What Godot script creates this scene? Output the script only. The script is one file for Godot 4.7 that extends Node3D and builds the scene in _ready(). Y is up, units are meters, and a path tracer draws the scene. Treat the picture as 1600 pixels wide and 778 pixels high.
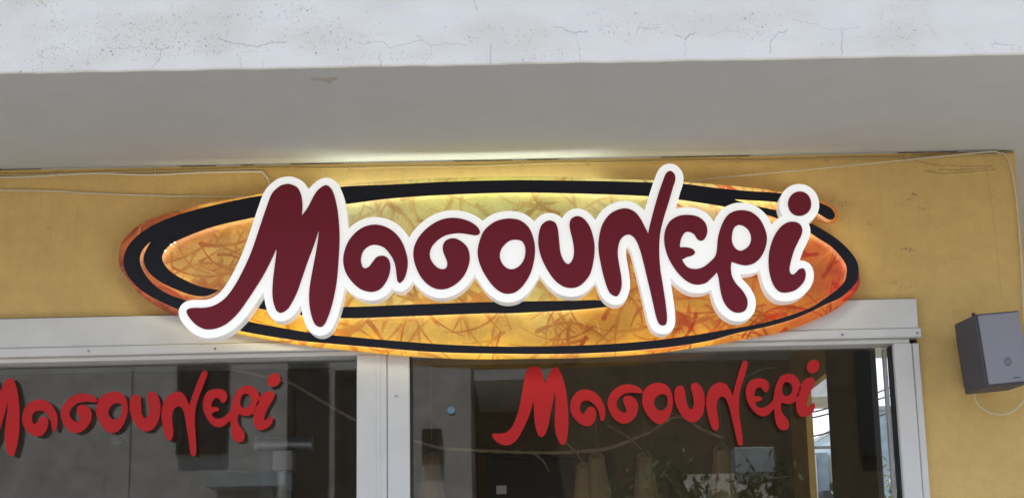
extends Node3D
# A lit shop sign on an ochre shopfront wall under a white balcony, seen from the pavement.
# Shapes are in millimetres from the middle of the sign, or metres in the world.

const M_SHAPE := [-646, 260, -621, 247, -609, 221, -605, 188, -607, 153, -607, 153, -588, 180, -563, 228, -545, 247, -527, 254, -509, 238, -495, 193, -487, 137, -484, 78, -487, 5, -493, -68, -507, -140, -525, -193, -537, -210, -549, -212, -564, -200, -578, -153, -581, -102, -575, -52, -562, 21, -554, 72, -551, 107, -551, 107, -566, 58, -587, 0, -604, -51, -621, -101, -646, -148, -660, -160, -674, -164, -687, -154, -698, -114, -698, -64, -693, -13, -688, 31, -688, 47, -688, 47, -704, 9, -729, -41, -753, -81, -781, -124, -809, -163, -843, -195, -875, -210, -910, -213, -939, -200, -961, -178, -973, -156, -969, -147, -954, -143, -915, -143, -884, -136, -852, -115, -824, -79, -797, -29, -769, 36, -742, 120, -721, 186, -704, 230, -679, 254, -661, 260]
const ALPHA := [-364, 119, -330, 109, -303, 89, -282, 60, -269, 25, -264, -5, -267, -35, -276, -61, -287, -73, -291, -74, -297, -69, -300, -54, -302, -34, -305, -15, -312, 5, -322, 22, -339, 42, -358, 51, -377, 53, -396, 45, -409, 30, -415, 7, -413, -11, -407, -22, -398, -24, -388, -18, -375, -1, -365, 11, -350, 16, -335, 13, -324, 1, -320, -19, -323, -43, -333, -68, -352, -92, -373, -101, -394, -100, -419, -90, -445, -66, -464, -36, -472, -1, -468, 34, -454, 68, -428, 98, -398, 115]
const SIGMA := [-30, 90, -39, 106, -58, 121, -88, 133, -122, 137, -156, 131, -190, 113, -222, 83, -242, 47, -246, 12, -238, -23, -221, -58, -196, -84, -167, -97, -137, -95, -107, -79, -82, -52, -67, -17, -64, 8, -70, 35, -85, 54, -106, 67, -123, 69, -142, 61, -151, 43, -149, 23, -140, 1, -137, -14, -140, -27, -149, -32, -166, -28, -183, -11, -193, 13, -189, 37, -174, 58, -148, 77, -123, 84, -97, 86, -67, 82, -46, 78, -34, 81]
const OMICRON := [70, 131, 101, 124, 126, 103, 141, 70, 147, 29, 142, -13, 129, -54, 106, -90, 83, -110, 61, -116, 38, -112, 12, -93, -15, -55, -32, -18, -39, 18, -33, 55, -17, 92, 11, 117, 38, 128]
const OMICRON_HOLE := [86, 61, 104, 56, 114, 39, 115, 18, 110, -5, 96, -25, 76, -36, 58, -34, 42, -20, 33, 3, 36, 26, 48, 44, 66, 58]
const UPSILON := [196, 122, 212, 116, 220, 101, 224, 73, 226, 41, 230, 9, 240, -14, 252, -23, 262, -16, 270, 3, 272, 26, 269, 54, 262, 87, 260, 110, 266, 126, 284, 135, 304, 128, 324, 102, 336, 62, 339, 25, 334, -16, 322, -57, 301, -84, 280, -98, 258, -101, 236, -96, 211, -78, 188, -46, 168, -4, 158, 38, 159, 75, 168, 105, 182, 118]
const NU := [594, 280, 606, 269, 608, 250, 599, 223, 582, 170, 566, 124, 552, 71, 547, 18, 548, -43, 555, -103, 562, -171, 563, -212, 557, -227, 541, -226, 531, -208, 522, -163, 512, -110, 503, -65, 494, -19, 484, 23, 470, 57, 452, 71, 433, 65, 420, 47, 413, 13, 416, -25, 422, -71, 421, -104, 409, -129, 398, -130, 383, -119, 370, -85, 357, -24, 351, 29, 356, 74, 368, 109, 391, 139, 422, 155, 448, 157, 473, 145, 491, 121, 505, 91, 513, 73, 513, 73, 520, 102, 533, 147, 550, 201, 567, 247, 580, 274]
const EPSILON_RHO := [646, 132, 677, 125, 698, 106, 705, 81, 701, 62, 693, 50, 682, 46, 671, 52, 662, 68, 651, 75, 641, 77, 630, 72, 619, 53, 614, 31, 615, 25, 615, 25, 633, 25, 654, 19, 662, 7, 653, -2, 635, -7, 619, -15, 619, -15, 626, -29, 638, -42, 662, -47, 686, -41, 708, -25, 724, -9, 731, 7, 734, 26, 739, 59, 753, 99, 773, 129, 798, 142, 822, 144, 848, 138, 874, 116, 890, 83, 896, 50, 887, 12, 869, -17, 847, -33, 823, -38, 803, -34, 778, -25, 778, -25, 775, -45, 777, -72, 789, -97, 809, -121, 822, -148, 822, -169, 814, -185, 795, -192, 774, -187, 754, -168, 742, -139, 737, -109, 734, -77, 730, -59, 730, -59, 713, -76, 692, -93, 665, -98, 642, -92, 616, -72, 591, -39, 572, 2, 564, 46, 569, 84, 586, 113, 614, 129]
const RHO_HOLE := [809, 96, 824, 91, 839, 76, 845, 51, 838, 29, 823, 15, 807, 10, 792, 19, 783, 39, 784, 63, 791, 85, 801, 94]
const IOTA := [979, 103, 1000, 98, 1011, 81, 1009, 62, 997, 38, 982, 9, 970, -24, 963, -53, 966, -68, 975, -71, 986, -62, 994, -54, 1008, -52, 1014, -65, 1012, -84, 1002, -102, 980, -121, 953, -129, 930, -127, 915, -114, 903, -87, 897, -49, 899, -6, 909, 32, 924, 64, 944, 88, 963, 100]
const IOTA_DOT := [1045, 162, 1042, 146, 1033, 133, 1020, 125, 1005, 122, 991, 125, 979, 134, 972, 148, 970, 163, 974, 179, 983, 192, 995, 200, 1010, 203, 1024, 200, 1036, 191, 1043, 177]
const PANEL := [-1223, 45, -1219, 90, -1199, 122, -1157, 161, -1095, 188, -1002, 214, -910, 234, -817, 248, -688, 269, -490, 285, -329, 295, -142, 301, 90, 301, 262, 296, 402, 287, 522, 281, 643, 272, 753, 261, 865, 248, 976, 230, 1045, 214, 1090, 200, 1122, 188, 1148, 168, 1153, 144, 1141, 125, 1118, 122, 1086, 132, 1050, 144, 1024, 144, 1024, 144, 1015, 136, 1015, 136, 1053, 122, 1097, 97, 1149, 49, 1192, -4, 1210, -51, 1206, -90, 1176, -129, 1117, -171, 1043, -205, 951, -237, 859, -253, 766, -270, 677, -282, 518, -301, 292, -310, 66, -309, -13, -309, -142, -304, -285, -293, -420, -277, -557, -260, -719, -233, -838, -207, -933, -178, -1017, -148, -1086, -118, -1150, -72, -1198, -13, -1218, 19]
const SWOOSH := [-462, 270, -327, 273, -141, 279, 89, 280, 260, 275, 399, 270, 540, 263, 639, 257, 740, 242, 845, 229, 964, 218, 1043, 201, 1080, 187, 1121, 167, 1136, 143, 1129, 128, 1112, 128, 1088, 144, 1052, 164, 962, 187, 805, 201, 805, 201, 874, 178, 957, 157, 1018, 132, 1051, 117, 1100, 88, 1144, 55, 1179, 17, 1198, -16, 1202, -49, 1194, -81, 1171, -108, 1136, -135, 1096, -152, 994, -197, 901, -223, 791, -245, 698, -269, 516, -291, 291, -301, 66, -298, -192, -287, -373, -269, -553, -250, -623, -242, -760, -218, -823, -203, -906, -169, -1019, -131, -1052, -116, -1108, -87, -1153, -54, -1187, -12, -1200, 31, -1186, 82, -1141, 129, -1069, 168, -968, 200, -857, 225, -757, 243, -599, 259]
const SWOOSH_INNER := [1045, 87, 1079, 63, 1115, 38, 1145, 4, 1162, -27, 1163, -48, 1154, -80, 1128, -107, 1083, -138, 1040, -165, 948, -196, 856, -218, 764, -232, 675, -246, 517, -264, 337, -274, 66, -275, -146, -264, -328, -247, -429, -236, -578, -218, -715, -192, -792, -175, -886, -147, -970, -113, -1002, -99, -1043, -84, -1090, -55, -1127, -13, -1146, 30, -1139, 67, -1111, 98, -1111, 98, -1129, 62, -1134, 34, -1118, -4, -1081, -37, -1025, -66, -970, -86, -925, -89, -885, -71, -885, -71, -944, -58, -999, -34, -1045, -5, -1071, 29, -1072, 52, -1048, 84, -994, 111, -921, 138, -848, 156, -770, 171, -661, 191, -461, 211, -327, 226, -141, 235, 89, 238, 286, 231, 518, 218, 618, 205, 769, 178, 893, 152, 976, 122]
const BAND := [-766, -126, -754, -96, -754, -96, -679, -106, -596, -121, -488, -134, -282, -131, -10, -127, 277, -128, 360, -129, 401, -148, 401, -148, 359, -152, 276, -158, 68, -165, -10, -164, -282, -169, -488, -171, -616, -158, -720, -141]
const LED_SPOTS := [-1071, 62, -1040, 89, -995, 116, -934, 139, -861, 159]
const LETTERING_RIGHT := [0.5434, -0.0267, 0.4380, 0.0632, 0.0140, 0.5468, 2.2585, 0.0146]
const LETTERING_LEFT := [0.5574, -0.0239, -1.3493, 0.0627, 0.0166, 0.5500, 2.2630, -0.0035]
const SIGN_AT := Vector3(-0.0724, 2.7293, 0.0)
const CRACKS := [[-1305, 3108, -1303, 3146, -1315, 3172], [-1315, 3172, -1280, 3175, -1226, 3178], [-1304, 3172, -1300, 3150], [-1133, 3171, -1079, 3173, -1053, 3177, -975, 3169, -936, 3174], [-972, 3169, -978, 3139, -995, 3114], [-812, 3200, -758, 3180, -704, 3170, -650, 3182, -620, 3185], [-418, 3175, -355, 3180, -329, 3160, -275, 3171, -243, 3181, -213, 3166, -168, 3168, -118, 3162], [-213, 3166, -218, 3137, -236, 3106], [-239, 3181, -257, 3195], [-357, 3140, -357, 3105], [-682, 3134, -682, 3107], [-750, 3139, -749, 3107], [-95, 3296, -81, 3261], [128, 3212, 181, 3195, 226, 3198], [187, 3195, 198, 3148, 200, 3109], [360, 3188, 370, 3205, 423, 3204], [467, 3182, 497, 3170, 523, 3189], [497, 3170, 495, 3114], [728, 3121, 732, 3156, 762, 3184, 784, 3193], [796, 3219, 839, 3209, 905, 3187, 986, 3194], [934, 3186, 930, 3118], [1348, 3135, 1410, 3130], [-50, 3162, -51, 3106], [-1318, 3320, -1295, 3297]]

var M := {}
var rng := RandomNumberGenerator.new()

func _ready():
	rng.seed = 20177
	# ---- camera, sky, sun, exposure
	var cam := Camera3D.new()
	cam.name = "camera"
	cam.fov = rad_to_deg(2.0 * atan(389.0 / 2600.0))
	cam.near = 0.05
	cam.far = 900.0
	add_child(cam)
	cam.position = Vector3(0, 1.6, 5.4)
	cam.basis = Basis(Vector3.RIGHT, deg_to_rad(12.5)) * Basis(Vector3.BACK, deg_to_rad(-1.08))
	cam.current = true
	var env := Environment.new()
	env.background_mode = Environment.BG_SKY
	var sky := Sky.new()
	var sm := ProceduralSkyMaterial.new()
	sm.sky_top_color = Color(0.66, 0.73, 0.83)
	sm.sky_horizon_color = Color(0.93, 0.94, 0.95)
	sm.sky_curve = 0.12
	sm.ground_bottom_color = Color(0.45, 0.43, 0.40)
	sm.ground_horizon_color = Color(0.72, 0.76, 0.78)
	sm.sky_energy_multiplier = 1.0
	sky.sky_material = sm
	env.sky = sky
	env.tonemap_mode = Environment.TONE_MAPPER_LINEAR
	env.tonemap_exposure = 2.3
	env.sdfgi_enabled = true
	env.ssao_enabled = true
	env.ssil_enabled = true
	var we := WorldEnvironment.new()
	we.name = "world_environment"
	we.environment = env
	add_child(we)
	var sun := DirectionalLight3D.new()
	sun.name = "sun"
	sun.light_energy = 1.5
	sun.light_color = Color(1.0, 0.96, 0.9)
	sun.light_angular_distance = 0.5
	sun.shadow_enabled = true
	add_child(sun)
	sun.look_at_from_position(Vector3.ZERO, Vector3(0.12, -0.93, 0.34))
	materials()
	street()
	shop_building()
	across_the_street()
	beside_the_shop()
	shopfront()
	inside_the_shop()
	shop_sign()
	window_lettering()
	speaker()
	cables()

# ---------------------------------------------------------------- helpers
class Shape:
	var v := PackedVector3Array()
	var n := PackedVector3Array()
	var uv := PackedVector2Array()
	func tri(a: Vector3, b: Vector3, c: Vector3, na: Vector3, nb: Vector3, nc: Vector3, ua := Vector2.ZERO, ub := Vector2.ZERO, uc := Vector2.ZERO):
		if (b - a).cross(c - a).dot(na + nb + nc) > 0.0:   # front faces run clockwise
			v.append_array([a, c, b]); n.append_array([na, nc, nb]); uv.append_array([ua, uc, ub])
		else:
			v.append_array([a, b, c]); n.append_array([na, nb, nc]); uv.append_array([ua, ub, uc])
	func flat(a: Vector3, b: Vector3, c: Vector3, d: Vector3, out: Vector3):
		tri(a, b, c, out, out, out, Vector2(0, 0), Vector2(1, 0), Vector2(1, 1))
		tri(a, c, d, out, out, out, Vector2(0, 0), Vector2(1, 1), Vector2(0, 1))
	func box(lo: Vector3, hi: Vector3, bevel := 0.0, t := Transform3D()):
		var c := (lo + hi) / 2.0
		var h := (hi - lo) / 2.0
		var e := minf(bevel, 0.45 * minf(h.x, minf(h.y, h.z)))
		for k in 3:
			var i := (k + 1) % 3
			var j := (k + 2) % 3
			for s in [-1.0, 1.0]:
				var nn := Vector3.ZERO
				nn[k] = s
				var q := []
				for w in [[-1, -1], [1, -1], [1, 1], [-1, 1]]:
					var p := Vector3.ZERO
					p[k] = s * h[k]
					p[i] = w[0] * (h[i] - e)
					p[j] = w[1] * (h[j] - e)
					q.append(t * (c + p))
				flat(q[0], q[1], q[2], q[3], t.basis * nn)
		if e <= 0.0:
			return
		for k in 3:                       # the twelve bevelled edges
			var i := (k + 1) % 3
			var j := (k + 2) % 3
			for si in [-1.0, 1.0]:
				for sj in [-1.0, 1.0]:
					var q := []
					for w in [[-1, 0], [1, 0], [1, 1], [-1, 1]]:
						var p := Vector3.ZERO
						p[k] = w[0] * (h[k] - e)
						p[i] = si * (h[i] - (e if w[1] == 1 else 0.0))
						p[j] = sj * (h[j] - (0.0 if w[1] == 1 else e))
						q.append(t * (c + p))
					var nn := Vector3.ZERO
					nn[i] = si
					nn[j] = sj
					flat(q[0], q[1], q[2], q[3], t.basis * nn.normalized())
		for sx in [-1.0, 1.0]:
			for sy in [-1.0, 1.0]:
				for sz in [-1.0, 1.0]:
					var s := Vector3(sx, sy, sz)
					var nn: Vector3 = t.basis * s.normalized()
					tri(t * (c + s * (h - Vector3(0, e, e))), t * (c + s * (h - Vector3(e, 0, e))), t * (c + s * (h - Vector3(e, e, 0))), nn, nn, nn)
	func tube(p: Array, r: float, sides := 8, r2 := -1.0):
		var up := Vector3(0.13, 0.2, 0.97).normalized()
		var rings := []
		for k in p.size():
			var d: Vector3 = (p[mini(k + 1, p.size() - 1)] - p[maxi(k - 1, 0)]).normalized()
			var x := d.cross(up if absf(d.dot(up)) < 0.95 else Vector3.RIGHT).normalized()
			var y := x.cross(d)
			var rr := r if r2 < 0.0 else lerpf(r, r2, float(k) / (p.size() - 1))
			var ring := []
			for s in sides:
				var a := TAU * s / sides
				var o := x * cos(a) + y * sin(a)
				ring.append([p[k] + o * rr, o])
			rings.append(ring)
		for k in p.size() - 1:
			for s in sides:
				var a = rings[k][s]; var b = rings[k][(s + 1) % sides]; var c = rings[k + 1][(s + 1) % sides]; var d = rings[k + 1][s]
				tri(a[0], b[0], c[0], a[1], b[1], c[1], Vector2(float(s) / sides, k), Vector2(float(s + 1) / sides, k), Vector2(float(s + 1) / sides, k + 1))
				tri(a[0], c[0], d[0], a[1], c[1], d[1], Vector2(float(s) / sides, k), Vector2(float(s + 1) / sides, k + 1), Vector2(float(s) / sides, k + 1))
		for k in [0, p.size() - 1]:
			var d: Vector3 = (p[0] - p[1]).normalized() if k == 0 else (p[-1] - p[-2]).normalized()
			for s in range(1, sides - 1):
				tri(rings[k][0][0], rings[k][s][0], rings[k][s + 1][0], d, d, d)
	func ball(c: Vector3, r: Vector3, rings := 8, sides := 12):
		var at := func(i, j):
			var a: float = PI * i / rings; var b: float = TAU * j / sides
			return Vector3(sin(a) * cos(b), cos(a), sin(a) * sin(b))
		for i in rings:
			for j in sides:
				var q = [at.call(i, j), at.call(i + 1, j), at.call(i + 1, j + 1), at.call(i, j + 1)]
				tri(c + q[0] * r, c + q[1] * r, c + q[2] * r, q[0], q[1], q[2])
				tri(c + q[0] * r, c + q[2] * r, c + q[3] * r, q[0], q[2], q[3])
	# a flat plate cut to an outline, with holes, real thickness and a small chamfer at the front
	func plate(outline: PackedVector2Array, holes: Array, z0: float, z1: float, chamfer: float, box2: Rect2, to := Transform3D()):
		var loops := [outline]
		loops.append_array(holes)
		var inset := []
		for k in loops.size():
			var o: PackedVector2Array = loops[k]
			if (signed(o) > 0.0) != (k == 0):      # outline counter-clockwise, holes clockwise: outwards is to the right
				o = o.duplicate()
				o.reverse()
			loops[k] = o
			var normals := PackedVector2Array()
			var small := PackedVector2Array()
			for i in o.size():
				var a := (o[i] - o[(i + o.size() - 1) % o.size()]).normalized()
				var b := (o[(i + 1) % o.size()] - o[i]).normalized()
				var w := Vector2(a.y, -a.x) + Vector2(b.y, -b.x)
				w = w.normalized() if w.length() > 0.05 else Vector2(a.y, -a.x)
				normals.append(w)
				small.append(o[i] - w * chamfer)
			inset.append(small)
			for i in o.size():
				var j := (i + 1) % o.size()
				var e := o[j] - o[i]
				var fl := Vector2(e.y, -e.x).normalized()
				var ni := normals[i] if normals[i].dot(fl) > 0.8 else fl
				var nj := normals[j] if normals[j].dot(fl) > 0.8 else fl
				var a := to * Vector3(o[i].x, o[i].y, z0); var b := to * Vector3(o[j].x, o[j].y, z0)
				var c := to * Vector3(o[j].x, o[j].y, z1 - chamfer); var d := to * Vector3(o[i].x, o[i].y, z1 - chamfer)
				var na := to.basis * Vector3(ni.x, ni.y, 0); var nb := to.basis * Vector3(nj.x, nj.y, 0)
				var ua := where(o[i], box2); var ub := where(o[j], box2)
				tri(a, b, c, na, nb, nb, ua, ub, ub)
				tri(a, c, d, na, nb, na, ua, ub, ua)
				if chamfer > 0.0:
					var f := to * Vector3(small[i].x, small[i].y, z1)
					var sj := o[j] - normal_at(o, j) * chamfer
					var g := to * Vector3(sj.x, sj.y, z1)
					var ca := to.basis * Vector3(ni.x, ni.y, 1).normalized(); var cb := to.basis * Vector3(nj.x, nj.y, 1).normalized()
					tri(d, c, g, ca, cb, cb, ua, ub, ub)
					tri(d, g, f, ca, cb, ca, ua, ub, ua)
		for side in [[inset, z1, 1.0], [loops, z0, -1.0]]:
			var whole: PackedVector2Array = side[0][0]
			for k in range(1, side[0].size()):
				whole = keyhole(whole, side[0][k])
			var t := Geometry2D.triangulate_polygon(whole)
			if t.is_empty():
				print("no triangles for an outline of ", whole.size())
			var nn := to.basis * Vector3(0, 0, side[2])
			for i in range(0, t.size(), 3):
				var p := whole[t[i]]; var q := whole[t[i + 1]]; var r := whole[t[i + 2]]
				tri(to * Vector3(p.x, p.y, side[1]), to * Vector3(q.x, q.y, side[1]), to * Vector3(r.x, r.y, side[1]), nn, nn, nn, where(p, box2), where(q, box2), where(r, box2))
	func normal_at(o: PackedVector2Array, i: int) -> Vector2:
		var a := (o[i] - o[(i + o.size() - 1) % o.size()]).normalized()
		var b := (o[(i + 1) % o.size()] - o[i]).normalized()
		var w := Vector2(a.y, -a.x) + Vector2(b.y, -b.x)
		return w.normalized() if w.length() > 0.05 else Vector2(a.y, -a.x)
	func where(p: Vector2, b: Rect2) -> Vector2:
		return Vector2((p.x - b.position.x) / b.size.x, 1.0 - (p.y - b.position.y) / b.size.y)
	func signed(o: PackedVector2Array) -> float:
		var a := 0.0
		for i in o.size():
			a += o[i].cross(o[(i + 1) % o.size()])
		return a
	func keyhole(o: PackedVector2Array, h: PackedVector2Array) -> PackedVector2Array:
		var best := INF
		var bi := 0
		var bj := 0
		for i in o.size():
			for j in h.size():
				var d := o[i].distance_squared_to(h[j])
				if d < best:
					best = d; bi = i; bj = j
		var out := PackedVector2Array()
		for i in bi + 1:
			out.append(o[i])
		for j in h.size() + 1:
			out.append(h[(bj + j) % h.size()])
		var off := (o[(bi + 1) % o.size()] - o[bi]).normalized() * 0.00002
		out[out.size() - 1] += off
		out.append(o[bi] + off)
		for i in range(bi + 1, o.size()):
			out.append(o[i])
		return out
	func made() -> ArrayMesh:
		var a := []
		a.resize(Mesh.ARRAY_MAX)
		a[Mesh.ARRAY_VERTEX] = v
		a[Mesh.ARRAY_NORMAL] = n
		a[Mesh.ARRAY_TEX_UV] = uv
		var m := ArrayMesh.new()
		m.add_surface_from_arrays(Mesh.PRIMITIVE_TRIANGLES, a)
		return m

var taken := {}
func numbered(called: String) -> String:
	taken[called] = taken.get(called, -1) + 1
	return called if taken[called] == 0 else "%s_%03d" % [called, taken[called]]

func thing(called: String, label: String, category: String, at := Vector3.ZERO, group := "") -> Node3D:
	var o := Node3D.new()
	o.name = numbered(called)
	add_child(o)
	o.position = at
	tag(o, label, category, group)
	return o

func tag(o: Node, label: String, category: String, group := "", kind := ""):
	if label: o.set_meta("label", label)
	if category: o.set_meta("category", category)
	if group: o.set_meta("group", group)
	if kind: o.set_meta("kind", kind)

func obj(called: String, s, m: Material, parent: Node = null) -> MeshInstance3D:
	var o := MeshInstance3D.new()
	o.mesh = s.made() if s is Shape else s
	o.material_override = m
	if parent == null:
		o.name = numbered(called)
		add_child(o)
	else:
		var k := 0
		o.name = called
		while parent.has_node(NodePath(String(o.name))):
			k += 1
			o.name = "%s_%03d" % [called, k]
		parent.add_child(o)
	return o

func boxed(called: String, lo: Vector3, hi: Vector3, m: Material, parent: Node = null, bevel := 0.0) -> MeshInstance3D:
	var s := Shape.new()
	s.box(lo, hi, bevel)
	return obj(called, s, m, parent)

func piped(called: String, pts: Array, r: float, m: Material, parent: Node = null, sides := 8) -> MeshInstance3D:
	var s := Shape.new()
	s.tube(pts, r, sides)
	return obj(called, s, m, parent)

func bent(pts: Array, steps := 6) -> Array:          # a smooth line through points
	var out := []
	for i in pts.size() - 1:
		var a: Vector3 = pts[maxi(i - 1, 0)]; var d: Vector3 = pts[mini(i + 2, pts.size() - 1)]
		for k in steps:
			out.append(pts[i].cubic_interpolate(pts[i + 1], a, d, float(k) / steps))
	out.append(pts[-1])
	return out

func outline(flat: Array, steps := 4) -> PackedVector2Array:   # a closed smooth outline; a point given twice is a corner
	var p := PackedVector2Array()
	for i in range(0, flat.size(), 2):
		p.append(Vector2(flat[i], flat[i + 1]) / 1000.0)
	var out := PackedVector2Array()
	var n := p.size()
	for i in n:
		var a := p[i]; var b := p[(i + 1) % n]
		if a == b:
			continue
		var before := p[(i + n - 1) % n]; var after := p[(i + 2) % n]
		if before == a: before = a - (b - a) * 0.6
		if after == b: after = b + (b - a) * 0.6
		var l := maxf(a.distance_to(b), 1e-5)
		var ta := (b - before) / (l + a.distance_to(before)) * l
		var tb := (after - a) / (l + b.distance_to(after)) * l
		for k in steps:
			var t := float(k) / steps
			out.append(a * (2*t*t*t - 3*t*t + 1) + ta * (t*t*t - 2*t*t + t) + b * (3*t*t - 2*t*t*t) + tb * (t*t*t - t*t))
	return out

func mat(called: String, c: Color, rough := 0.8, metal := 0.0, spec := 0.5) -> StandardMaterial3D:   # c is a linear base colour
	var m := StandardMaterial3D.new()
	m.resource_name = called
	m.albedo_color = c.linear_to_srgb()
	m.roughness = rough
	m.metallic = metal
	m.metallic_specular = spec
	M[called] = m
	return m

func glow(called: String, c: Color, energy: float) -> StandardMaterial3D:
	var m := mat(called, Color(0.8, 0.8, 0.78), 0.4)
	m.emission_enabled = true
	m.emission = c.linear_to_srgb()
	m.emission_energy_multiplier = energy
	return m

func noise(freq: float, oct := 4, sd := 1, type := FastNoiseLite.TYPE_SIMPLEX_SMOOTH) -> FastNoiseLite:
	var f := FastNoiseLite.new()
	f.noise_type = type
	f.seed = sd
	f.frequency = freq
	f.fractal_octaves = oct
	return f

func noise_map(freq: float, oct: int, sd: int, size := 512, lo := 0.0, hi := 1.0) -> NoiseTexture2D:
	var t := NoiseTexture2D.new()
	t.width = size
	t.height = size
	t.seamless = true
	t.noise = noise(freq, oct, sd)
	var g := Gradient.new()
	g.set_color(0, Color(lo, lo, lo))
	g.set_color(1, Color(hi, hi, hi))
	t.color_ramp = g
	return t

func grained(m: StandardMaterial3D, scale: float, relief: float, lo := 0.85, freq := 0.02, sd := 3):   # mottled tone and fine relief over world space
	m.uv1_triplanar = true
	m.uv1_world_triplanar = true
	m.uv1_scale = Vector3.ONE * scale
	m.albedo_texture = noise_map(freq, 5, sd, 512, lo, 1.0)
	if relief > 0.0:
		m.heightmap_enabled = true
		m.heightmap_scale = relief
		m.heightmap_texture = noise_map(freq * 6.0, 4, sd + 40, 512)

# a picture computed texel by texel: floats 0..1 per channel (sRGB), w x h
class Canvas:
	var w: int
	var h: int
	var r := PackedFloat32Array()
	func _init(ww: int, hh: int, fill := 0.0):
		w = ww; h = hh
		r.resize(w * h)
		r.fill(fill)
	func dab(x: float, y: float, rad: float, amount: float):
		var x0 := maxi(int(x - rad), 0); var x1 := mini(int(x + rad) + 1, w - 1)
		for yy in range(maxi(int(y - rad), 0), mini(int(y + rad) + 1, h - 1) + 1):
			for xx in range(x0, x1 + 1):
				var d := Vector2(xx - x, yy - y).length()
				if d < rad + 0.5:
					var k := yy * w + xx
					r[k] = maxf(r[k], amount * clampf(rad + 0.5 - d, 0.0, 1.0))
	func stroke(a: Vector2, b: Vector2, c: Vector2, r0: float, r1: float, amount: float):
		var n := int(a.distance_to(b) + b.distance_to(c)) + 2
		for i in n + 1:
			var t := float(i) / n
			var p := a.lerp(b, t).lerp(b.lerp(c, t), t)
			dab(p.x, p.y, lerpf(r0, r1, t), amount)
	func crack(p: PackedVector2Array, width: float, amount: float, rg: RandomNumberGenerator, shake: float):
		for i in p.size() - 1:
			var n := int(p[i].distance_to(p[i + 1]) / 3.0) + 1
			var last := p[i]
			var off := Vector2.ZERO
			for k in range(1, n + 1):
				off = off * 0.75 + Vector2(rg.randf_range(-shake, shake), rg.randf_range(-shake, shake))
				var q := p[i].lerp(p[i + 1], float(k) / n) + off * (1.0 - float(k) / n * 0.5)
				stroke(last, (last + q) / 2.0, q, width * rg.randf_range(0.5, 1.2), width * rg.randf_range(0.5, 1.2), amount * rg.randf_range(0.6, 1.0))
				last = q

func picture(w: int, h: int, bytes: PackedByteArray) -> ImageTexture:
	return ImageTexture.create_from_image(Image.create_from_data(w, h, false, Image.FORMAT_RGB8, bytes))

func grey_picture(c: Canvas) -> ImageTexture:
	var b := PackedByteArray()
	b.resize(c.w * c.h)
	for k in b.size():
		b[k] = int(clampf(c.r[k], 0.0, 1.0) * 255.0)
	return ImageTexture.create_from_image(Image.create_from_data(c.w, c.h, false, Image.FORMAT_L8, b))

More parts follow.
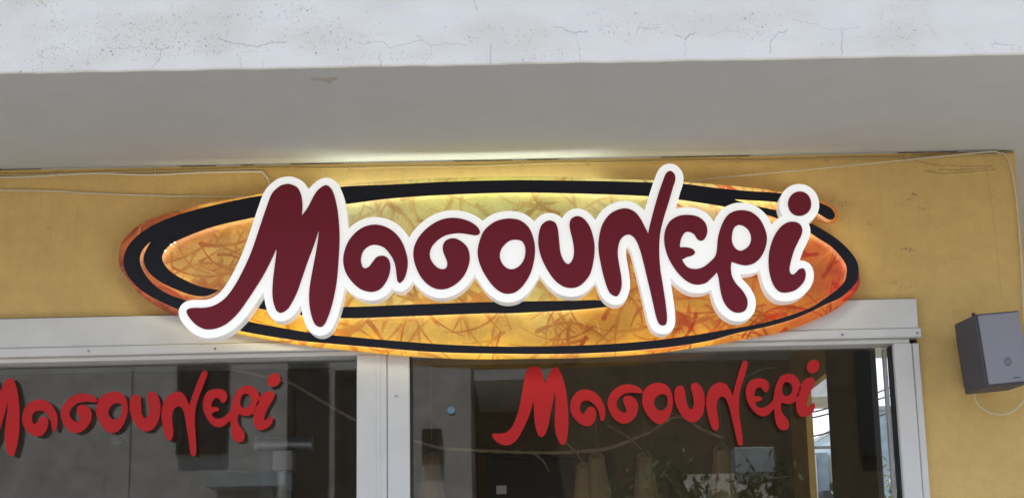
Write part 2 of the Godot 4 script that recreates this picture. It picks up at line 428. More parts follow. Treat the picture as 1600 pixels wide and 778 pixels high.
# ---------------------------------------------------------------- materials
func materials():
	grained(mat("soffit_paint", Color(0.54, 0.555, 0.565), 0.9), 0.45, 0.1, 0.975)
	grained(mat("concrete_paint", Color(0.74, 0.74, 0.74), 0.9), 0.5, 0.15, 0.88)
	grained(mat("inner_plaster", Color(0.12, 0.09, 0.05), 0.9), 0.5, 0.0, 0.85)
	grained(mat("asphalt", Color(0.17, 0.165, 0.155), 0.95), 1.2, 0.3, 0.7)
	grained(mat("paving", Color(0.50, 0.47, 0.42), 0.9), 0.8, 0.2, 0.8)
	grained(mat("ground_soil", Color(0.22, 0.20, 0.16), 0.95), 0.3, 0.0, 0.7)
	grained(mat("white_render", Color(0.43, 0.435, 0.44), 0.9), 0.3, 0.1, 0.82)
	grained(mat("tan_render", Color(0.105, 0.083, 0.05), 0.9), 0.3, 0.1, 0.8)
	grained(mat("pale_render", Color(0.62, 0.62, 0.6), 0.9), 0.3, 0.1, 0.8)
	grained(mat("blue_grey_cladding", Color(0.34, 0.42, 0.45), 0.6), 0.3, 0.0, 0.85)
	var alu := mat("white_aluminium", Color(0.665, 0.655, 0.635), 0.45, 0.0, 0.4)
	grained(alu, 0.7, 0.0, 0.955, 0.014, 8)
	mat("gasket", Color(0.012, 0.012, 0.013), 0.7)
	mat("steel", Color(0.2, 0.21, 0.21), 0.5, 1.0)
	mat("screw_steel", Color(0.30, 0.30, 0.30), 0.45, 1.0)
	mat("dark_window", Color(0.02, 0.022, 0.025), 0.35)
	mat("dark_timber", Color(0.018, 0.016, 0.013), 0.55)
	mat("dark_door", Color(0.012, 0.016, 0.014), 0.4)
	mat("ink", Color(0.02, 0.02, 0.025), 0.8)
	mat("paper", Color(0.7, 0.69, 0.66), 0.9)
	mat("rubber_black", Color(0.015, 0.015, 0.015), 0.6)
	var glass := mat("pane_glass", Color(0.9, 0.95, 0.93), 0.0, 0.0, 0.22)
	glass.transparency = BaseMaterial3D.TRANSPARENCY_ALPHA
	glass.albedo_color.a = 0.0
	var inner := mat("inner_pane_glass", Color(0.9, 0.95, 0.93), 0.0, 0.0, 0.5)
	inner.transparency = BaseMaterial3D.TRANSPARENCY_ALPHA
	inner.albedo_color.a = 0.0
	mat("maroon_face", Color(0.192, 0.0215, 0.038), 0.45, 0.0, 0.22)
	mat("black_face", Color(0.0105, 0.012, 0.019), 0.5, 0.0, 0.35)
	mat("red_lettering", Color(0.48, 0.019, 0.021), 0.6, 0.0, 0.3)
	mat("sticker_blue", Color(0.10, 0.19, 0.25), 0.6)
	mat("white_cable", Color(0.60, 0.54, 0.40), 0.6)
	mat("ochre_cable", Color(0.42, 0.30, 0.12), 0.7)
	var rope := mat("jute", Color(0.34, 0.25, 0.14), 0.95)
	grained(rope, 14.0, 0.15, 0.5, 0.03, 12)
	var burlap := mat("burlap", Color(0.42, 0.30, 0.155), 0.95)
	grained(burlap, 9.0, 0.35, 0.35, 0.09, 15)
	burlap.backlight_enabled = true
	burlap.backlight = Color(0.3, 0.25, 0.15)
	var twig := mat("bark", Color(0.26, 0.20, 0.13), 0.95)
	grained(twig, 8.0, 0.2, 0.5, 0.03, 18)
	var leaf := mat("leaf", Color(0.05, 0.075, 0.025), 0.55)
	leaf.backlight_enabled = true
	leaf.backlight = Color(0.25, 0.3, 0.1)
	var cab := mat("speaker_cabinet", Color(0.075, 0.075, 0.10), 0.55)
	grained(cab, 5.0, 0.03, 0.8, 0.02, 20)
	var grille := mat("speaker_grille", Color(0.27, 0.27, 0.31), 0.85)
	grained(grille, 40.0, 0.05, 0.9, 0.12, 22)
	mat("dust_cap", Color(0.17, 0.17, 0.195), 0.7)
	glow("letter_acrylic", Color(0.95, 0.98, 1.0), 0.10)
	mat("grey_joint", Color(0.10, 0.10, 0.11), 0.8)
	glow("lit_face_acrylic", Color(0.97, 0.99, 1.0), 0.2)
	glow("led_glow", Color(1.0, 0.93, 0.55), 2.6)
	glow("tube_glow", Color(0.93, 1.0, 0.92), 1.3)
	glow("led_spot", Color(1.0, 0.98, 0.8), 3.0)
	mat("clear_standoff", Color(0.7, 0.7, 0.7), 0.3, 1.0)

# ---------------------------------------------------------------- the street
func street():
	var s := Shape.new()
	s.flat(Vector3(-400, 0, -400), Vector3(400, 0, -400), Vector3(400, 0, 400), Vector3(-400, 0, 400), Vector3.UP)
	tag(obj("ground", s, M.ground_soil), "flat bare ground around the street", "", "", "structure")
	tag(boxed("pavement", Vector3(-30, -0.1, -0.0), Vector3(30, 0.12, 3.6), M.paving, null, 0.01), "pale paved strip in front of the shop", "", "", "structure")
	tag(boxed("road", Vector3(-60, -0.1, 3.6), Vector3(60, 0.004, 10.6), M.asphalt), "dark asphalt street before the shop", "", "", "structure")
	tag(boxed("pavement", Vector3(-30, -0.1, 10.6), Vector3(30, 0.12, 13.9), M.paving, null, 0.01), "paved strip across the street", "", "", "structure")

# ---------------------------------------------------------------- the building with the balcony
const SOFFIT := 3.106
func wall_texture() -> Array:
	var w := 2048; var h := 640                     # x -2.048..2.048 m, y 2.0..3.28 m: 2 mm a texel
	var dirt := Canvas.new(w, h)
	var relief := Canvas.new(w, h, 0.5)
	var px := func(x: float, y: float) -> Vector2: return Vector2((x + 2.048) * 500.0, (3.28 - y) * 500.0)
	# smears, scuffs and dark spots right of the sign
	for q in [[1.115, 2.933, 9.0, 0.35], [1.073, 2.943, 6.0, 0.2], [1.348, 2.960, 2.0, 0.6], [1.335, 2.944, 5.0, 0.4], [1.376, 2.910, 6.0, 0.4], [1.30, 2.925, 5.0, 0.25], [1.315, 2.772, 5.5, 0.8], [1.263, 2.66, 4.0, 0.25], [1.298, 2.644, 6.0, 0.25], [1.20, 2.86, 4.0, 0.2], [-1.30, 2.72, 3.0, 0.15], [-1.55, 2.90, 3.0, 0.15]]:
		var c: Vector2 = px.call(q[0], q[1])
		for k in 14:
			var o := Vector2(rng.randfn() * q[2] * 0.8, rng.randfn() * q[2] * 0.35)
			dirt.dab(c.x + o.x, c.y + o.y, rng.randf_range(0.6, 1.8), q[3] * rng.randf_range(0.4, 1.0))
	for q in [[1.36, 3.075, 1.45, 3.055, 1.62, 3.052], [1.39, 3.04, 1.46, 3.028, 1.63, 3.040], [1.44, 3.046, 1.50, 3.040, 1.60, 3.046], [1.645, 3.06, 1.66, 3.05, 1.685, 3.03], [1.60, 3.035, 1.605, 2.95, 1.615, 2.60]]:
		var faint: float = 0.55 if q[4] - q[0] > 0.05 else 0.16
		var line := PackedVector2Array([px.call(q[0], q[1]), px.call(q[2], q[3]), px.call(q[4], q[5])])
		dirt.crack(line, 1.0, faint, rng, 0.8)
	for band in [[1.38, 3.062, 1.62, 3.058], [1.41, 3.034, 1.63, 3.045]]:
		var a: Vector2 = px.call(band[0], band[1]); var b: Vector2 = px.call(band[2], band[3])
		relief.stroke(a, (a + b) / 2.0 + Vector2(0, 5), b, 4.0, 5.0, 1.0)
	dirt.crack(PackedVector2Array([px.call(1.35, 3.101), px.call(1.55, 3.10), px.call(1.70, 3.098)]), 2.0, 0.6, rng, 1.2)
	var big := noise(0.004, 4, 5); var mid := noise(0.03, 3, 6); var fine := noise(0.33, 3, 7); var blot := noise(0.012, 3, 9); var streak := noise(0.05, 3, 10)
	var col := PackedByteArray(); col.resize(w * h * 3)
	var hm := PackedByteArray(); hm.resize(w * h)
	for y in h:
		for x in w:
			var k := y * w + x
			var f := fine.get_noise_2d(x, y)
			var t := 1.0 + 0.03 * big.get_noise_2d(x, y * 1.6) + 0.03 * mid.get_noise_2d(x, y) + 0.07 * f + 0.015 * blot.get_noise_2d(x * 0.4, y * 1.5)
			var run := clampf(streak.get_noise_2d(x, y * 0.05) * 1.6 - 0.15, 0.0, 1.0) * clampf(1.0 - (y - 70.0) / 330.0, 0.0, 1.0)
			t -= 0.028 * run
			var d := 1.0 - 0.42 * dirt.r[k]
			col[k * 3] = int(clampf(0.81 * t * d, 0, 1) * 255.0)
			col[k * 3 + 1] = int(clampf(0.684 * t * d, 0, 1) * 255.0)
			col[k * 3 + 2] = int(clampf(0.44 * t * (0.25 + 0.75 * d), 0, 1) * 255.0)
			hm[k] = int(clampf(0.35 + 0.22 * f + 0.08 * mid.get_noise_2d(x, y) + 0.5 * (relief.r[k] - 0.5) - 0.2 * dirt.r[k], 0, 1) * 255.0)
	return [picture(w, h, col), ImageTexture.create_from_image(Image.create_from_data(w, h, false, Image.FORMAT_L8, hm))]

const SPECKLED := [[285, 425, 124, 47, 0.9], [413, 470, 67, 29, 0.9], [196, 478, 45, 23, 0.7], [641, 408, 67, 29, 1.0], [573, 479, 67, 21, 0.8], [756, 459, 90, 35, 0.7], [963, 405, 28, 17, 0.8], [1180, 443, 67, 29, 0.8], [1099, 496, 56, 17, 0.5], [1466, 461, 20, 35, 0.7], [1898, 487, 45, 14, 0.7], [1560, 414, 67, 11, 0.3], [825, 496, 101, 14, 0.5]]
func fascia_texture() -> Array:
	var w := 2048; var h := 512                     # x -1.6..1.6 m, 0.8 m high: 1.56 mm a texel
	var dark := Canvas.new(w, h)
	var px := func(x: float, y: float) -> Vector2: return Vector2((x / 1000.0 + 1.6) * 640.0, h - (y / 1000.0 - SOFFIT) * 640.0)
	for c in CRACKS:
		var line := PackedVector2Array()
		for i in range(0, c.size(), 2):
			line.append(px.call(c[i], c[i + 1]))
		dark.crack(line, rng.randf_range(0.2, 0.6), rng.randf_range(0.4, 0.75), rng, 2.6)
	for k in 26:                                    # finer cracks elsewhere
		var a := Vector2(rng.randf_range(0, w), rng.randf_range(40, h - 20))
		var d := Vector2(rng.randf_range(-60, 60), rng.randf_range(-18, 18))
		dark.crack(PackedVector2Array([a, a + d * 0.5 + Vector2(0, rng.randf_range(-10, 10)), a + d]), 0.45, rng.randf_range(0.15, 0.4), rng, 1.4)
	var zone := noise(0.0045, 3, 31); var zone2 := noise(0.013, 3, 33); var wash := noise(0.006, 4, 32); var fine := noise(0.4, 2, 34); var speck := noise(0.16, 2, 35)
	for k in 60000:                                  # pitted, dirty spots in drifts, more on the left
		var p := Vector2(rng.randf_range(0, w), rng.randf_range(0, h))
		var here := 0.0
		for q in SPECKLED:
			here += q[4] * exp(-pow((p.x - q[0]) / q[2], 2.0) - pow((p.y - q[1]) / q[3], 2.0))
		here += zone.get_noise_2d(p.x * 0.8, p.y * 1.8) * 0.9 + zone2.get_noise_2d(p.x, p.y * 1.6) * 0.5 - 0.02
		if here > rng.randf_range(0.1, 1.0):
			dark.dab(p.x, p.y, (rng.randf_range(0.9, 1.6) if rng.randf() < 0.03 else rng.randf_range(0.1, 0.8)), rng.randf_range(0.15, 0.6))
	var col := PackedByteArray(); col.resize(w * h * 3)
	var hm := PackedByteArray(); hm.resize(w * h)
	for y in h:
		for x in w:
			var k := y * w + x
			var stain := clampf(0.35 + zone.get_noise_2d(x * 0.8, y * 1.8) + 0.6 * wash.get_noise_2d(x, y) - x * 0.00022, 0.0, 1.0)
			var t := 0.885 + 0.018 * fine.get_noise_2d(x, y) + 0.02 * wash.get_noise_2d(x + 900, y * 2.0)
			var d := 1.0 - 0.62 * dark.r[k]
			col[k * 3] = int(clampf(t * d * (1.0 - 0.035 * stain), 0, 1) * 255.0)
			col[k * 3 + 1] = int(clampf(t * d * 0.988 * (1.0 - 0.04 * stain), 0, 1) * 255.0)
			col[k * 3 + 2] = int(clampf(t * (d * 0.96 + 0.04) * 0.975 * (1.0 - 0.06 * stain), 0, 1) * 255.0)
			hm[k] = int(clampf(0.6 + 0.12 * fine.get_noise_2d(x, y) + 0.2 * speck.get_noise_2d(x, y) * stain - 0.45 * dark.r[k], 0, 1) * 255.0)
	return [picture(w, h, col), ImageTexture.create_from_image(Image.create_from_data(w, h, false, Image.FORMAT_L8, hm))]

func sheet(s: Shape, x0: float, x1: float, y0: float, y1: float, z: float, u0: float, v0: float, us: float, vs: float):   # a wall face towards +z with metric UVs
	var n := Vector3.BACK
	var uv := func(x, y): return Vector2((x - u0) / us, (v0 - y) / vs)
	s.tri(Vector3(x0, y0, z), Vector3(x1, y0, z), Vector3(x1, y1, z), n, n, n, uv.call(x0, y0), uv.call(x1, y0), uv.call(x1, y1))
	s.tri(Vector3(x0, y0, z), Vector3(x1, y1, z), Vector3(x0, y1, z), n, n, n, uv.call(x0, y0), uv.call(x1, y1), uv.call(x0, y1))

func shop_building():
	var b := thing("shop_building", "ochre shop building with a cracked white concrete balcony above its sign", "building")
	var tex := wall_texture()
	var ochre := mat("ochre_stucco", Color.WHITE, 0.92, 0.0, 0.3)
	ochre.albedo_texture = tex[0]
	ochre.heightmap_enabled = true
	ochre.heightmap_texture = tex[1]
	ochre.heightmap_scale = 0.22
	var ochre_side := mat("ochre_side_stucco", Color(0.52, 0.35, 0.115), 0.92, 0.0, 0.3)
	grained(ochre_side, 1.0, 0.15, 0.9)
	# the front wall round the shop window: over it, right of it and left of it
	for q in [["front_wall", -5.0, 1.698, 2.56, 3.1015], ["front_wall", 1.325, 1.698, 0.12, 2.5598], ["front_wall", -5.0, -3.45, 0.12, 2.5598]]:
		var s := Shape.new()
		sheet(s, q[1], q[2], q[3], q[4], 0.0, -2.048, 3.28, 4.096, 1.28)
		s.flat(Vector3(q[1], q[3], -0.2), Vector3(q[2], q[3], -0.2), Vector3(q[2], q[4], -0.2), Vector3(q[1], q[4], -0.2), Vector3.FORWARD)
		s.flat(Vector3(q[1], q[3], 0), Vector3(q[2], q[3], 0), Vector3(q[2], q[3], -0.2), Vector3(q[1], q[3], -0.2), Vector3.DOWN)
		s.flat(Vector3(q[1], q[4], 0), Vector3(q[2], q[4], 0), Vector3(q[2], q[4], -0.2), Vector3(q[1], q[4], -0.2), Vector3.UP)
		s.flat(Vector3(q[2], q[3], 0), Vector3(q[2], q[4], 0), Vector3(q[2], q[4], -0.2), Vector3(q[2], q[3], -0.2), Vector3.RIGHT)
		s.flat(Vector3(q[1], q[3], 0), Vector3(q[1], q[4], 0), Vector3(q[1], q[4], -0.2), Vector3(q[1], q[3], -0.2), Vector3.LEFT)
		obj("front_wall", s, ochre, b)
	# ragged render that fills the gap under the soffit, in lengths with dark gaps between them
	var s := Shape.new()
	var x := -5.0
	while x < 1.69:
		var l := rng.randf_range(0.05, 0.16) if rng.randf() < 0.6 else rng.randf_range(0.3, 0.5)
		s.box(Vector3(x, 3.1012, -0.06), Vector3(minf(x + l, 1.695), SOFFIT - 0.0003, -0.0015), 0.0008)
		x += l + rng.randf_range(0.03, 0.34)
	tag(obj("gap_filler", s, M.soffit_paint, b), "", "", "", "stuff")
	# end wall to the right, with the two openings that let the daylight in, and the dark panel between them
	boxed("end_wall", Vector3(1.66, 0.12, -1.91), Vector3(1.698, 3.099, -0.2005), ochre_side, b)
	boxed("end_wall", Vector3(1.66, 0.12, -4.60), Vector3(1.698, 3.099, -4.07), ochre_side, b)
	boxed("end_wall", Vector3(1.661, 0.12, -4.0698), Vector3(1.697, 1.1, -3.382), ochre_side, b)
	boxed("end_wall", Vector3(1.661, 0.12, -2.2895), Vector3(1.697, 1.1, -1.9102), ochre_side, b)
	boxed("end_wall", Vector3(1.661, 2.84, -4.0698), Vector3(1.697, 3.0985, -3.382), ochre_side, b)
	boxed("dark_panel", Vector3(1.658, 0.12, -3.38), Vector3(1.69, 3.099, -2.29), M.dark_door, b, 0.004)
	for z in [-1.925, -3.395]:
		boxed("opening_frame", Vector3(1.664, 1.1005, z - 0.012), Vector3(1.694, 3.098 if z > -3.0 else 2.8395, z + 0.012), M.white_aluminium, b, 0.002)
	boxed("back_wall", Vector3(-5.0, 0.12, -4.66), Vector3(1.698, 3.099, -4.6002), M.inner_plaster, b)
	boxed("left_wall", Vector3(-5.0, 0.12, -4.60), Vector3(-4.85, 3.099, -0.2003), ochre_side, b)
	boxed("floor", Vector3(-5.0, -0.05, -4.66), Vector3(1.7, 0.118, -0.001), M.paving, b)
	# balcony: slab with its soffit, cracked front parapet
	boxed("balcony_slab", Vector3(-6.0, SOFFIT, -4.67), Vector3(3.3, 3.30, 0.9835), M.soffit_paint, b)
	var ft := fascia_texture()
	var fm := mat("fascia_paint", Color.WHITE, 0.9, 0.0, 0.3)
	fm.albedo_texture = ft[0]
	fm.heightmap_enabled = true
	fm.heightmap_texture = ft[1]
	fm.heightmap_scale = 0.25
	var f := Shape.new()
	var wob := noise(1.6, 4, 77)
	var steps := 260
	for k in steps:
		var xa := lerpf(-6.0, 3.3, float(k) / steps); var xb := lerpf(-6.0, 3.3, float(k + 1) / steps)
		var prev := []
		for r in range(1, 7):
			var row := []
			for xx in [xa, xb]:
				var low := SOFFIT - 0.001 + 0.0035 * wob.get_noise_1d(xx * 3.0)
				var p: Vector3
				var nn: Vector3
				if r == 0:
					p = Vector3(xx, SOFFIT + 0.0005, 0.86); nn = Vector3.DOWN
				elif r <= 5:
					var a := (r - 1) / 4.0 * PI / 2.0
					p = Vector3(xx, low + 0.007 * (1.0 - sin(a)), 0.983 + 0.007 * cos(a))
					p = Vector3(xx, low + 0.007 - 0.007 * cos(a), 0.983 + 0.007 * sin(a))
					nn = Vector3(0, -cos(a), sin(a))
				else:
					p = Vector3(xx, SOFFIT + 0.95, 0.99); nn = Vector3.BACK
				row.append([p, nn, Vector2((xx + 1.6) / 3.2, 1.0 - (p.y - SOFFIT) / 0.8)])
			if prev:
				f.tri(prev[0][0], prev[1][0], row[1][0], prev[0][1], prev[1][1], row[1][1], prev[0][2], prev[1][2], row[1][2])
				f.tri(prev[0][0], row[1][0], row[0][0], prev[0][1], row[1][1], row[0][1], prev[0][2], row[1][2], row[0][2])
			prev = row
	f.flat(Vector3(-6, SOFFIT + 0.95, 0.86), Vector3(3.3, SOFFIT + 0.95, 0.86), Vector3(3.3, SOFFIT + 0.95, 0.99), Vector3(-6, SOFFIT + 0.95, 0.99), Vector3.UP)
	f.flat(Vector3(-6, 3.3005, 0.86), Vector3(3.3, 3.3005, 0.86), Vector3(3.3, SOFFIT + 0.95, 0.86), Vector3(-6, SOFFIT + 0.95, 0.86), Vector3.FORWARD)
	f.flat(Vector3(3.3, SOFFIT, 0.86), Vector3(3.3, SOFFIT, 0.99), Vector3(3.3, SOFFIT + 0.95, 0.99), Vector3(3.3, SOFFIT + 0.95, 0.86), Vector3.RIGHT)
	f.flat(Vector3(-6, SOFFIT, 0.86), Vector3(-6, SOFFIT, 0.99), Vector3(-6, SOFFIT + 0.95, 0.99), Vector3(-6, SOFFIT + 0.95, 0.86), Vector3.LEFT)
	obj("balcony_fascia", f, fm, b)
	# a chipped patch under the soffit edge, and a long thin crack line
	var chip := Shape.new()
	chip.plate(outline([-40, 16, -20, 24, 10, 19, 36, 26, 34, 4, 20, -2, 16, -26, 6, -29, 2, -10, -10, -8, -16, 0, -36, 2], 3), [], 0.0, 0.0008, 0.0, Rect2(0, 0, 1, 1), Transform3D(Basis(Vector3.RIGHT, PI / 2.0), Vector3(-0.525, SOFFIT - 0.0002, 0.875)))
	obj("chipped_patch", chip, mat("bare_render", Color(0.44, 0.40, 0.38), 0.95), b)
	# upper storey, set back behind the balcony
	boxed("upper_storey", Vector3(-5.0, 3.3005, -4.6), Vector3(3.2, 7.2, -0.05), M.pale_render, b)

# ---------------------------------------------------------------- what the glass reflects: the other side of the street
func window_in(b: Node, x0: float, x1: float, y0: float, y1: float, z: float, side: float):
	var w := boxed("window", Vector3(x0, y0, z), Vector3(x1, y1, z + 0.02 * side), M.dark_window, b)
	var s := Shape.new()
	for q in [[x0 - 0.05, x0, y0 - 0.05, y1 + 0.05], [x1, x1 + 0.05, y0 - 0.05, y1 + 0.05], [x0, x1, y1, y1 + 0.05], [x0, x1, y0 - 0.05, y0]]:
		s.box(Vector3(q[0], q[2], z), Vector3(q[1], q[3], z + 0.06 * side))
	obj("frame", s, M.dark_timber, w)

func across_the_street():
	var b := thing("white_building", "white rendered building across the street with tall dark windows, reflected in the left pane", "building")
	boxed("wall", Vector3(-11.0, 0.0, 14.0), Vector3(-0.52, 7.5, 20.0), M.white_render, b)
	boxed("pilaster", Vector3(-11.0, 0.1, 13.97), Vector3(-4.52, 7.4, 13.999), M.white_render, b)
	boxed("cornice", Vector3(-11.0, 7.4005, 13.8), Vector3(-0.5, 7.7, 20.0), M.white_render, b)
	for q in [[-3.91, -3.45, 3.6, 4.9], [-2.61, -2.27, 2.4, 4.58], [-2.05, -1.75, 2.4, 4.42], [-1.03, -0.93, 3.43, 3.71], [-3.9, -3.4, 0.3, 2.3], [-2.6, -1.8, 0.2, 2.1]]:
		window_in(b, q[0], q[1], q[2], q[3], 13.99, -1.0)
	boxed("door_canopy", Vector3(-3.5, 3.1, 13.3), Vector3(-2.6, 3.25, 13.99), M.blue_grey_cladding, b)
	var c := thing("tan_building", "tan rendered building across the street behind the tree, reflected in the right pane", "building")
	boxed("wall", Vector3(-0.5, 0.0, 16.0), Vector3(9.5, 7.0, 22.0), M.tan_render, c)
	boxed("balcony", Vector3(-0.45, 4.20, 13.0), Vector3(0.45, 4.32, 15.999), M.white_render, c)
	boxed("roof_edge", Vector3(-0.52, 7.0005, 15.8), Vector3(9.6, 7.25, 22.0), M.white_render, c)
	for q in [[0.4, 1.3, 0.3, 2.4], [4.5, 5.6, 3.6, 5.0], [6.5, 7.6, 3.6, 5.0], [4.5, 5.6, 0.4, 2.4]]:
		window_in(c, q[0], q[1], q[2], q[3], 15.99, -1.0)
	var d := thing("garden_wall", "low pale garden wall with grey coping across the street, behind the tree", "wall")
	boxed("wall", Vector3(2.05, 0.0, 15.3), Vector3(3.2, 3.2995, 15.6), M.pale_render, d)
	boxed("coping", Vector3(2.72, 3.30, 15.25), Vector3(3.22, 3.62, 15.65), M.blue_grey_cladding, d, 0.01)
	tree(Vector3(1.75, 0.0, 11.2))

func tree(at: Vector3):
	var t := thing("street_tree", "small drooping street tree on the far pavement, reflected in the right pane", "tree", at)
	var s := Shape.new()
	s.tube(bent([Vector3(0, 0, 0), Vector3(0.05, 0.9, 0.02), Vector3(-0.04, 1.8, 0), Vector3(0.03, 2.6, 0.05)], 5), 0.11, 10, 0.06)
	obj("trunk", s, M.bark, t)
	var tips := []
	for k in 11:
		var a := TAU * k / 11.0 + rng.randf_range(-0.2, 0.2)
		var r := rng.randf_range(0.5, 1.0)
		var from := Vector3(0.02, rng.randf_range(2.0, 2.55), 0.03)
		var mid := from + Vector3(cos(a) * r * 0.6, rng.randf_range(0.2, 0.55), sin(a) * r * 0.6)
		var end := from + Vector3(cos(a) * r, rng.randf_range(-0.15, 0.7), sin(a) * r)
		var l := Shape.new()
		var p := bent([from, mid, end], 5)
		l.tube(p, 0.03, 6, 0.008)
		obj("limb", l, M.bark, t)
		tips.append_array(p.slice(4))
	var f := Shape.new()
	for k in 1500:
		var c: Vector3 = tips[rng.randi() % tips.size()] + Vector3(rng.randfn(), rng.randfn() * 0.8, rng.randfn()) * 0.14
		var d := Vector3(rng.randfn(), rng.randfn() - 1.2, rng.randfn()).normalized()
		var sd := d.cross(Vector3(rng.randfn(), rng.randfn(), rng.randfn())).normalized()
		var n := d.cross(sd)
		var l := rng.randf_range(0.07, 0.15)
		f.tri(c, c + d * l * 0.5 + sd * l * 0.18, c + d * l, n, n, n)
		f.tri(c, c + d * l, c + d * l * 0.5 - sd * l * 0.18, n, n, n)
	tag(obj("foliage", f, M.leaf, t), "", "", "", "stuff")

# ---------------------------------------------------------------- seen through the end openings
func beside_the_shop():
	var a := thing("neighbour_house", "white neighbouring house with an overhanging balcony, seen through the end opening", "building")
	boxed("wall", Vector3(1.4, 0.0, -24.0), Vector3(3.28, 4.35, -14.0), M.pale_render, a)
	boxed("balcony", Vector3(3.2805, 3.30, -23.0), Vector3(3.47, 4.30, -14.0), M.pale_render, a)
	boxed("roof_overhang", Vector3(3.2802, 3.92, -13.9985), Vector3(3.78, 4.9, -12.9), M.pale_render, a)
	boxed("railing", Vector3(3.4702, 3.45, -13.999), Vector3(4.1, 3.48, -13.95), M.steel, a)
	var b := thing("clad_building", "pale blue grey clad building in the distance, left one through the end opening", "building")
	boxed("wall", Vector3(4.0, 0.0, -36.0), Vector3(6.62, 4.9, -30.0), M.blue_grey_cladding, b)
	for k in 5:
		boxed("cladding_rib", Vector3(4.3 + k * 0.5, 0.1, -29.999), Vector3(4.36 + k * 0.5, 4.85, -29.93), M.white_aluminium, b)
	boxed("window", Vector3(5.9, 3.55, -29.99), Vector3(6.3, 4.0, -29.95), M.dark_window, b)
	boxed("awning", Vector3(6.35, 3.9, -29.9), Vector3(6.75, 4.05, -29.3), M.dark_window, b)
	var c := thing("grey_block", "grey block in the distance, right one through the end opening", "building")
	boxed("wall", Vector3(6.7, 0.0, -34.0), Vector3(10.0, 5.3, -26.0), M.blue_grey_cladding, c)
	boxed("roof_edge", Vector3(6.68, 5.3005, -34.0), Vector3(10.05, 5.38, -25.95), M.white_render, c)
	boxed("window", Vector3(7.6, 3.4, -25.99), Vector3(8.3, 4.4, -25.95), M.dark_window, c)
	for q in [[[Vector3(2.0, 3.55, -13), Vector3(3.7, 3.86, -13), Vector3(5.5, 4.55, -13)], "topmost"], [[Vector3(2.0, 3.50, -13.1), Vector3(3.7, 3.80, -13.1), Vector3(5.6, 4.43, -13.1)], "middle one"], [[Vector3(2.0, 3.3, -13.2), Vector3(3.75, 3.62, -13.2), Vector3(5.6, 4.36, -13.2)], "lowest"]]:
		tag(piped("overhead_wire", bent(q[0], 6), 0.009, M.rubber_black), q[1] + " of the three black overhead wires crossing the sky beyond the shop", "wire", "overhead wires beyond the shop")
	var bush := thing("shrub", "dark green shrub in front of the distant grey block", "shrub", Vector3(6.4, 0, -22.0))
	piped("stem", [Vector3(0, 0, 0), Vector3(0.05, 1.5, 0), Vector3(0, 3.2, 0)], 0.07, M.bark, bush)
	var f := Shape.new()
	for k in 900:
		var cc := Vector3(rng.randfn() * 0.4, 2.9 + rng.randfn() * 0.55, rng.randfn() * 0.4)
		var d := Vector3(rng.randfn(), rng.randfn(), rng.randfn()).normalized()
		var sd := d.cross(Vector3.UP).normalized()
		var l := rng.randf_range(0.1, 0.2)
		f.tri(cc, cc + d * l * 0.5 + sd * l * 0.25, cc + d * l, d.cross(sd), d.cross(sd), d.cross(sd))
		f.tri(cc, cc + d * l, cc + d * l * 0.5 - sd * l * 0.25, d.cross(sd), d.cross(sd), d.cross(sd))
	tag(obj("foliage", f, M.leaf, bush), "", "", "", "stuff")

